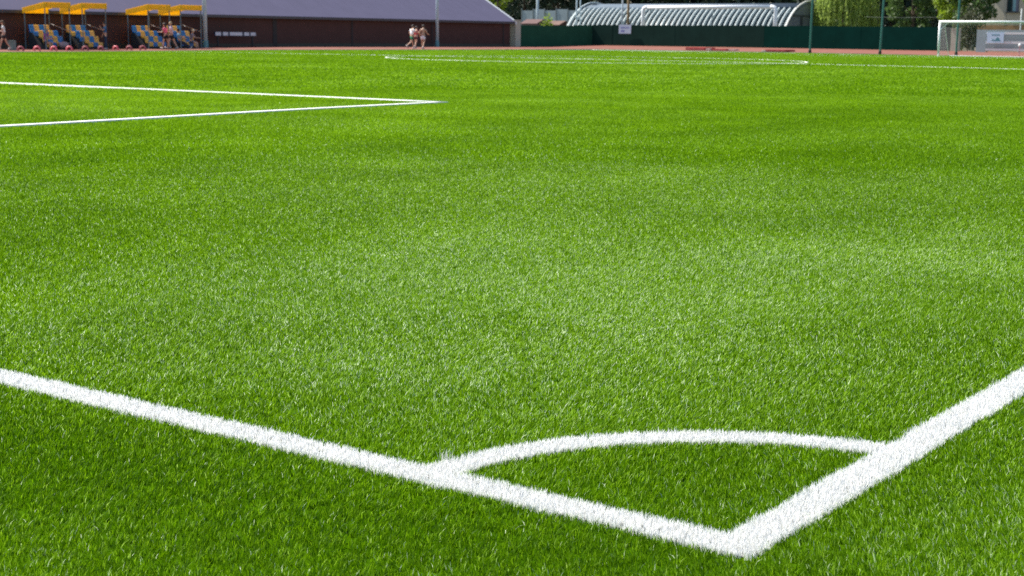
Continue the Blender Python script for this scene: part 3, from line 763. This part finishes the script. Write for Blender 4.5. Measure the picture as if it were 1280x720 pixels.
# ------------------------------------------------------------------ trees
bark = mat('bark', (.10,.075,.05), .9, .3, 5)
pbark = mat('pale_bark', (.30,.26,.19), .9, .3, 5)
def leaf_mat(name, c, tr=.4): return mat(name, c, .55, .35, .9, trans=tr)
def leaf_quads(C, size, stretch=1.0, vertical=0.0):
    N = len(C)
    u = rng.normal(size=(N,3)); u /= np.linalg.norm(u, axis=1)[:,None]
    if vertical: u = u*(1-vertical)+np.array([0,0,1.])*vertical; u /= np.linalg.norm(u, axis=1)[:,None]
    v = rng.normal(size=(N,3)); v -= (v*u).sum(1)[:,None]*u; v /= np.linalg.norm(v, axis=1)[:,None]
    s = (size*rng.uniform(.6,1.3,N))[:,None]
    V = np.stack([C-u*s*stretch, C+v*s*.5, C+u*s*stretch, C-v*s*.5], 1).reshape(-1,3)
    return V, np.arange(4*N).reshape(-1,4)
def tree(name, px, X, ht, cw, base, lm, label, n=3600, leaf=.24, clumps=26, trunk=.22, bk=bark, group=None, tall=1.0):
    Y = on_x(px, X); o = empty(name, (X, Y, h(X, Y)))
    m = MB()
    m.tube([(0,0,-.3),(.1,.05,ht*.3),(.0,.1,ht*.62),(.05,0,ht*.88)], [trunk, trunk*.8, trunk*.45, trunk*.12], 8)
    cl = []
    for k in range(clumps):
        a_ = 2.4*k+rng.uniform(-.4,.4); f = (k+.5)/clumps
        z = base+(ht-base)*f**.85
        prof_ = math.sin(math.pi*min(1, (.12+.88*f))**.8)**.7
        rr = cw*prof_*rng.uniform(.5, 1.0)
        c = np.array([rr*math.cos(a_), rr*math.sin(a_), z]); cl.append((c, cw*rng.uniform(.26,.42)))
        if k % 2 == 0:
            z0 = max(ht*.18, z-rr*.8); m.tube([(0,.03,z0),(c[0]*.5,c[1]*.5,(z0+z)/2+.1),(c[0],c[1],z)], [trunk*.35, trunk*.2, .03], 5)
    m.build('trunk', bk, o)
    P = []
    for c, r_ in cl:
        k = n//clumps; d = rng.normal(size=(k,3)); d /= np.linalg.norm(d, axis=1)[:,None]
        P.append(c+d*(r_*rng.uniform(.35,1.05,k)**.6)[:,None]*np.array([1,1,.75*tall]))
    V, F = leaf_quads(np.concatenate(P), leaf)
    tag(mesh_from_arrays('crown', V, F, lm, o), kind='stuff')
    tag(o, label, 'tree', group); return o
dk = leaf_mat('dark_leaf', (.022,.045,.022), .2); md = leaf_mat('mid_leaf', (.085,.15,.035), .4); br = leaf_mat('bright_leaf', (.20,.29,.018), .5); cf = leaf_mat('conifer_leaf', (.018,.042,.020), .15)
wl = leaf_mat('willow_leaf', (.30,.40,.085), .55)
tree('broadleaf_tree', 655, 178, 15, 5.0, 3.6, dk, 'dark tree rising right behind the right end of the hall roof', 4200, .34)
tree('broadleaf_tree', 697, 182, 16, 5.5, 3.8, dk, 'dark tree behind the blue grey wall left of the arched hangar', 4200, .36)
tree('broadleaf_tree', 738, 186, 15, 5.0, 3.8, dk, 'dark tree peeping over the left top of the arched hangar', 3600, .36)
tree('broadleaf_tree', 622, 168, 11, 2.2, 4.6, br, 'bright yellow green tree peeping over the sloping end of the hall roof', 1800, .26, 14)
tree('broadleaf_tree', 1030, 176, 15, 4.5, 2.5, dk, 'dark tree between the hangar end wall and the willow', 3800, .34)
tree('conifer_tree', 1082, 152, 13, 3.2, .4, cf, 'dark conifer behind the right side of the willow', 4600, .26, 34)
tree('conifer_tree', 1113, 154, 14, 3.4, .4, cf, 'dark conifer right of the tall green post, between willow and broadleaf tree', 4600, .26, 34)
tree('conifer_tree', 1166, 156, 13, 3.2, .4, cf, 'dark conifer in the gap left of the bright tree above the goal', 4600, .26, 34)
tree('broadleaf_tree', 1140, 138, 8, 2.3, 1.2, md, 'mid green bushy tree behind the fence left of the goal', 5200, .19, 30)
tree('broadleaf_tree', 1192, 133, 9, 2.3, 2.5, br, 'bright yellow green tree standing over the left half of the goal', 5200, .19, 30, bk=pbark)
tree('broadleaf_tree', 1216, 132, 8.5, 2.1, 2.5, md, 'green tree with leafy boughs reaching over the beige house wall', 4200, .19, 26, bk=pbark)
tree('broadleaf_tree', 1300, 144, 9, 2.0, 2.0, md, 'green tree at the far right edge beside the house', 2600, .22, 20)
# the wood closing the view far behind
ya_, yb_ = on_x(560, 205), on_x(1400, 205); N = 30000
C_ = np.stack([205+rng.uniform(-5, 5, N), rng.uniform(yb_, ya_, N), rng.uniform(.5, 14, N)], -1)
V, F = leaf_quads(C_, .75)
tag(mesh_from_arrays('woods', V, F, dk), 'dark far wood closing the view behind hangar and willow', 'wood', kind='stuff')
# willow with hanging strands
X = 139.0; Y = on_x(1056, X); wo = empty('willow_tree', (X, Y, h(X, Y)))
m = MB(); m.tube([(0,0,-.3),(.1,.1,2.5),(-.1,.1,5),(0,0,7.5)], [.38,.3,.2,.06], 9)
P = []
for k in range(330):
    a_ = rng.uniform(0, 2*math.pi); r_ = 2.9*math.sqrt(rng.uniform(.08, 1)); zt = 8.6-3.0*(r_/2.9)**2+rng.uniform(-.5,.4)
    x, y = r_*math.cos(a_)*.9, r_*math.sin(a_)
    zl = max(.4, rng.uniform(.5, 2.4) if r_ > 1.6 else rng.uniform(1.5, 4))
    nn = int((zt-zl)/.17); zz = np.linspace(zt, zl, nn); sw = rng.uniform(-.12,.12,2)
    out = .9*((zt-zz)/(zt-zl))**.5
    P.append(np.stack([x+out*math.cos(a_)*.6+sw[0]*np.sin(zz*1.4)+rng.normal(0,.05,nn), y+out*math.sin(a_)*.6+sw[1]*np.cos(zz*1.2)+rng.normal(0,.05,nn), zz], -1))
    if k % 14 == 0: m.tube([(0,.05,4.2),(x*.6,y*.6,zt*.95),(x,y,zt)], [.12,.07,.02], 5)
m.build('trunk', bark, wo)
V, F = leaf_quads(np.concatenate(P), .17, 1.0, .72)
tag(mesh_from_arrays('crown', V, F, wl, wo), kind='stuff')
tag(wo, 'pale green weeping willow hanging over the dark green fence', 'tree')
def bush(px, X, ht, w_, lm, label, n=1500, leaf=.13, twigs=True, name='shrub'):
    Y = on_x(px, X); o = empty(name, (X, Y, h(X, Y)))
    m = MB()
    for k in range(9):
        a_ = 2.4*k; m.tube([(0,0,-.1),(w_*.35*math.cos(a_),w_*.35*math.sin(a_),ht*.5),(w_*.8*math.cos(a_),w_*.8*math.sin(a_),ht*rng.uniform(.75,1))], [.05,.03,.012], 5)
    m.build('stems', pbark, o)
    c = rng.normal(size=(n,3))*np.array([w_*.5, w_*.5, ht*.27])+np.array([0,0,ht*.58]); c = c[c[:,2] > .05]
    V, F = leaf_quads(c, leaf); tag(mesh_from_arrays('foliage', V, F, lm, o), kind='stuff'); tag(o, label, 'shrub')
bush(1210, 121.5, 3.0, .85, leaf_mat('olive_leaf', (.075,.085,.04), .3), 'olive twiggy shrub seen through the middle of the goal net', 1700)
bush(1203, 122.5, 2.3, .6, md, 'green shrub behind the gate pillar inside the goal opening', 1000)
bush(684, 127, 2.35, .55, br, 'small bright green shrub peeping over the mid green fence', 800)

# ------------------------------------------------------------------ people
skin = mat('skin', (.52,.30,.20), .55, .08, 5); skin_t = mat('tanned_skin', (.47,.28,.185), .55, .08, 5)
hair_d = mat('dark_hair', (.035,.025,.02), .6); hair_l = mat('fair_hair', (.40,.29,.16), .6); shoe_m = mat('shoe', (.45,.42,.40), .6); eye_m = mat('eye_dark', (.02,.02,.02), .3)
def skin_mesh(name, pts, edges, m, parent, root=0, sub=1):
    me = bpy.data.meshes.new(name); me.from_pydata([p[0] for p in pts], edges, [])
    o = bpy.data.objects.new(name, me); COL.objects.link(o)
    o.modifiers.new('skin', 'SKIN').use_smooth_shade = True
    for i, p in enumerate(pts):
        sv = me.skin_vertices[0].data[i]; r_ = p[1]; sv.radius = r_ if hasattr(r_, '__len__') else (r_, r_); sv.use_root = (i == root)
    s_ = o.modifiers.new('sub', 'SUBSURF'); s_.levels = sub; s_.render_levels = sub
    dg = bpy.context.evaluated_depsgraph_get(); ev = o.evaluated_get(dg)
    nm = bpy.data.meshes.new_from_object(ev); nm.name = name
    bpy.data.objects.remove(o); bpy.data.meshes.remove(me)
    nm.materials.clear(); nm.materials.append(m)
    for p in nm.polygons: p.use_smooth = True
    o = bpy.data.objects.new(name, nm); COL.objects.link(o); o.parent = parent
    return o
def person(loc, rz, label, top, bottom, legs, arms, lean=5, scale=1.0, sk=skin, hair=hair_d, long_hair=False, pelvis_z=None, long_leg=False, hat=None, female=False, shirtless=False, head_turn=0):
    o = empty('person', loc, rz); o.scale = (scale,)*3
    sw = .165 if female else .19; la = R(lean)
    up_ = Vector((math.sin(la), 0, math.cos(la)))
    def leg(s, th, kn, sp=3):
        hip = Vector((0, s*.09, -.03)); t = R(th); d = Vector((math.sin(t), s*math.sin(R(sp)), -math.cos(t))).normalized()
        knee = hip+d*.43; t2 = R(th-kn); ank = knee+Vector((math.sin(t2), s*.01, -math.cos(t2)))*.42
        t3 = t2+R(90) if kn < 50 else t2+R(80)
        toe = ank+Vector((math.sin(t3)*.17, s*.02, -math.cos(t3)*.17-.03)); heel = ank+Vector((-.05*math.cos(t2),0,-.05))
        return hip, knee, ank, toe, heel
    Ls = [leg(1, *legs[0]), leg(-1, *legs[1])]
    low = min(min(l[2].z-.085, l[3].z-.03) for l in Ls)
    pz = pelvis_z if pelvis_z is not None else -low
    pel = Vector((0,0,pz)); sh = lambda v: v+pel
    waist = pel+up_*.17; chest = pel+up_*.40; neck = pel+up_*.52; hb = pel+up_*.60+Vector((.02,0,0)); hc = pel+up_*.68+Vector((.03,0,0)); ht_ = pel+up_*.77+Vector((.02,0,0))
    P = [(pel,(.125,.10)),(waist,(.115,.09)),(chest,(.145,.105)),(neck,.055),(hb,.062),(hc,(.085,.095)),(ht_,.06)]
    E_ = [(0,1),(1,2),(2,3),(3,4),(4,5),(5,6)]
    face = Vector((math.cos(R(head_turn)), math.sin(R(head_turn)), 0)); side = Vector((-face.y, face.x, 0))
    P.append((hc+face*.10+Vector((0,0,-.015)), .016)); E_.append((5, len(P)-1))       # nose
    for s in (1,-1): P.append((hc+side*s*.088, .018)); E_.append((5, len(P)-1))          # ears
    arm_pts = []
    for s, (ph, el, sp) in zip((1,-1), arms):
        shl = chest+Vector((0, s*sw, .06)); t = R(ph); d = Vector((math.sin(t), s*math.sin(R(sp)), -math.cos(t))).normalized(); elb = shl+d*.29
        t2 = R(ph+el); d2 = Vector((math.sin(t2), s*math.sin(R(sp*.3)), -math.cos(t2))).normalized(); wr = elb+d2*.25; pm_ = wr+d2*.07
        i0 = len(P); P += [(shl,.06),(elb,.042),(wr,.028),(pm_,(.035,.022))]; E_ += [(2,i0),(i0,i0+1),(i0+1,i0+2),(i0+2,i0+3)]
        arm_pts.append((shl, elb, wr))
        sd_ = Vector((0,1,0)) if abs(d2.y) < .8 else Vector((1,0,0))
        inw = d2.cross(sd_).normalized()
        for k, ln in enumerate((.075,.085,.08,.062)):
            f1 = pm_+sd_*(k-1.5)*.021+d2*ln*.55; f2 = f1+(d2*.6+inw*.5)*ln*.5
            i = len(P); P += [(f1,.010),(f2,.008)]; E_ += [(i0+3,i),(i,i+1)]
        i = len(P); P += [(wr+d2*.04+inw*.04,.011),(wr+d2*.08+inw*.05,.009)]; E_ += [(i0+2,i),(i,i+1)]
    for l in Ls:
        i0 = len(P); P += [(sh(l[0]),.095),(sh(l[1]),.058),(sh(l[2]),.040),(sh(l[3]),.030)]; E_ += [(0,i0),(i0,i0+1),(i0+1,i0+2),(i0+2,i0+3)]
    skin_mesh('body', P, E_, sk, o)
    if not shirtless and top:
        T = [(pel+Vector((0,0,.03)),(.145,.118)),(waist,(.135,.11)),(chest,(.165,.128)),(chest+up_*.09,(.10,.08))]; TE = [(0,1),(1,2),(2,3)]
        for a_ in arm_pts: i = len(T); T += [(a_[0],.076),(a_[0].lerp(a_[1],.62),.068)]; TE += [(2,i),(i,i+1)]
        skin_mesh('shirt', T, TE, top, o)
    B = [(pel+Vector((0,0,.05)),(.142,.115)),(pel,(.142,.12))]; BE = [(0,1)]
    for l in Ls:
        i = len(B)
        if long_leg: B += [(sh(l[0]),.105),(sh(l[1]),.075),(sh(l[2]),.055)]; BE += [(1,i),(i,i+1),(i+1,i+2)]
        else: B += [(sh(l[0]),.112),(sh(l[0].lerp(l[1],.62)),.098)]; BE += [(1,i),(i,i+1)]
    skin_mesh('trousers' if long_leg else 'shorts', B, BE, bottom, o)
    for l in Ls:
        d = (l[3]-l[2]); 
        m = MB(); m.tube([sh(l[2]+Vector((0,0,-.02))-d*.32), sh(l[2]+Vector((0,0,-.025))+d*.1), sh(l[3]+Vector((0,0,.005)))+d*.1], [.045,.056,.038], 8); m.build('shoe', shoe_m, o, smooth=True)
    if hat:
        m = MB(); m.ball(hc+Vector((0,0,.045)), .112, 1.05, 1, .8, 12, 8); m.build('hat', hat, o, smooth=True)
        m = MB(); m.tube([hc+Vector((0,0,.045)), hc+Vector((0,0,.06))], [.17,.165], 14); m.build('hat_brim', hat, o)
    else:
        m = MB(); m.ball(hc-face*.022+Vector((0,0,.04)), .105, 1, .98, .95, 12, 8)
        if long_hair: m.tube([hc-face*.07+Vector((0,0,.02)), hc-face*.10+Vector((0,0,-.12)), hc-face*.09+Vector((0,0,-.26))], [.07,.06,.03], 8)
        m.build('hair', hair, o, smooth=True)
    for s in (1,-1): MB().ball(hc+face*.086+side*s*.033+Vector((0,0,.01)), .011, u=6, v=4).build('eye', eye_m, o, smooth=True)
    tag(o, label, 'person'); return o
cloth = lambda n_, c: mat(n_+'_cloth', c, .8, .1, 4)
BLK = cloth('black', (.015,.015,.018)); RIGHT = YAW-math.pi/2; LEFT = YAW+math.pi/2
def at_y(px, Y): X = on_y(px, Y); return (X, Y, h(X, Y)-.01)
person(at_y(5, 76.0), LEFT+.3, 'person in white top and black shorts walking at the left edge', cloth('white', (.74,.73,.70)), BLK, [(22,8),(-14,18)], [(18,60,10),(-15,50,10)], 4, 1.0, long_hair=True, hair=cloth('brown_hair', (.12,.07,.04)), female=True)
person(at_y(207, 75.6), LEFT-.2, 'woman in plain pink top and black shorts, left of the walking pair', cloth('pink', (.70,.12,.22)), BLK, [(14,6),(-12,14)], [(20,70,8),(-18,60,8)], 4, .98, long_hair=True, female=True)
person(at_y(214.8, 75.2), LEFT, 'fair haired woman in white and pink top striding, right of the walking pair', cloth('white_pink', (.78,.52,.60)), BLK, [(24,10),(-16,12)], [(-14,50,8),(20,60,8)], 5, 1.02, long_hair=False, hair=hair_l, female=True)
person(at_y(514.6, 72.0), YAW-.95, 'runner in white shirt and green shorts before the brown wall', cloth('white_blue', (.84,.86,.90)), cloth('green', (.01,.19,.08)), [(20,12),(-18,38)], [(-20,70,14),(26,80,14)], 8, 1.06)
person(at_y(520.0, 74.6), YAW-.6, 'runner in red shirt half hidden between the two other runners', cloth('red', (.50,.03,.07)), cloth('dark_red', (.10,.015,.02)), [(12,10),(-12,24)], [(-16,60,8),(16,60,8)], 6, .98)
person(at_y(528.8, 72.0), YAW-.3, 'bare chested runner in white shorts beside the green shorts runner', None, cloth('white_shorts', (.76,.74,.80)), [(14,8),(-10,24)], [(-14,50,16),(12,60,16)], 4, 1.06, sk=skin_t, shirtless=True)
zA = h(XA, 77); zB = h(XB, 77); zD = h(XD, 77)
person((XA+.35, 77.55, zA), -math.pi/2+.5, 'person in purple shirt seated in the leftmost dugout', cloth('purple', (.30,.045,.30)), cloth('dark_navy', (.015,.02,.04)), [(80,78,8),(76,80,8)], [(30,50,8),(34,40,8)], 10, .98, pelvis_z=.52, hair=hair_l)
person((XB+1.55, 76.72, h(XB+1.5, 76.7)-.01), LEFT+.5, 'man in blue shirt and navy trousers standing at the right end of the second dugout', cloth('royal_blue', (.025,.15,.34)), cloth('navy', (.012,.035,.08)), [(3,4),(-4,4)], [(40,105,10),(5,12,8)], 3, 1.0, long_leg=True)
person((XD+.25, 77.42, zD), RIGHT+.1, 'person in light blue shirt and dark trousers seated with legs stretched out', cloth('light_blue', (.30,.50,.66)), cloth('dark_navy', (.015,.02,.04)), [(66,18,6),(60,22,6)], [(40,30,8),(36,30,8)], -6, 1.0, pelvis_z=.52, long_leg=True, hair=hair_d)
person((XD+1.22, 77.35, zD), RIGHT, 'person in grey shirt and white hat seated at the right end of the last dugout', cloth('grey_mauve', (.25,.22,.27)), cloth('grey_blue', (.10,.11,.15)), [(78,74,6),(72,76,6)], [(40,40,6),(44,36,6)], 12, 1.0, pelvis_z=.52, hat=cloth('cream', (.72,.68,.52)))
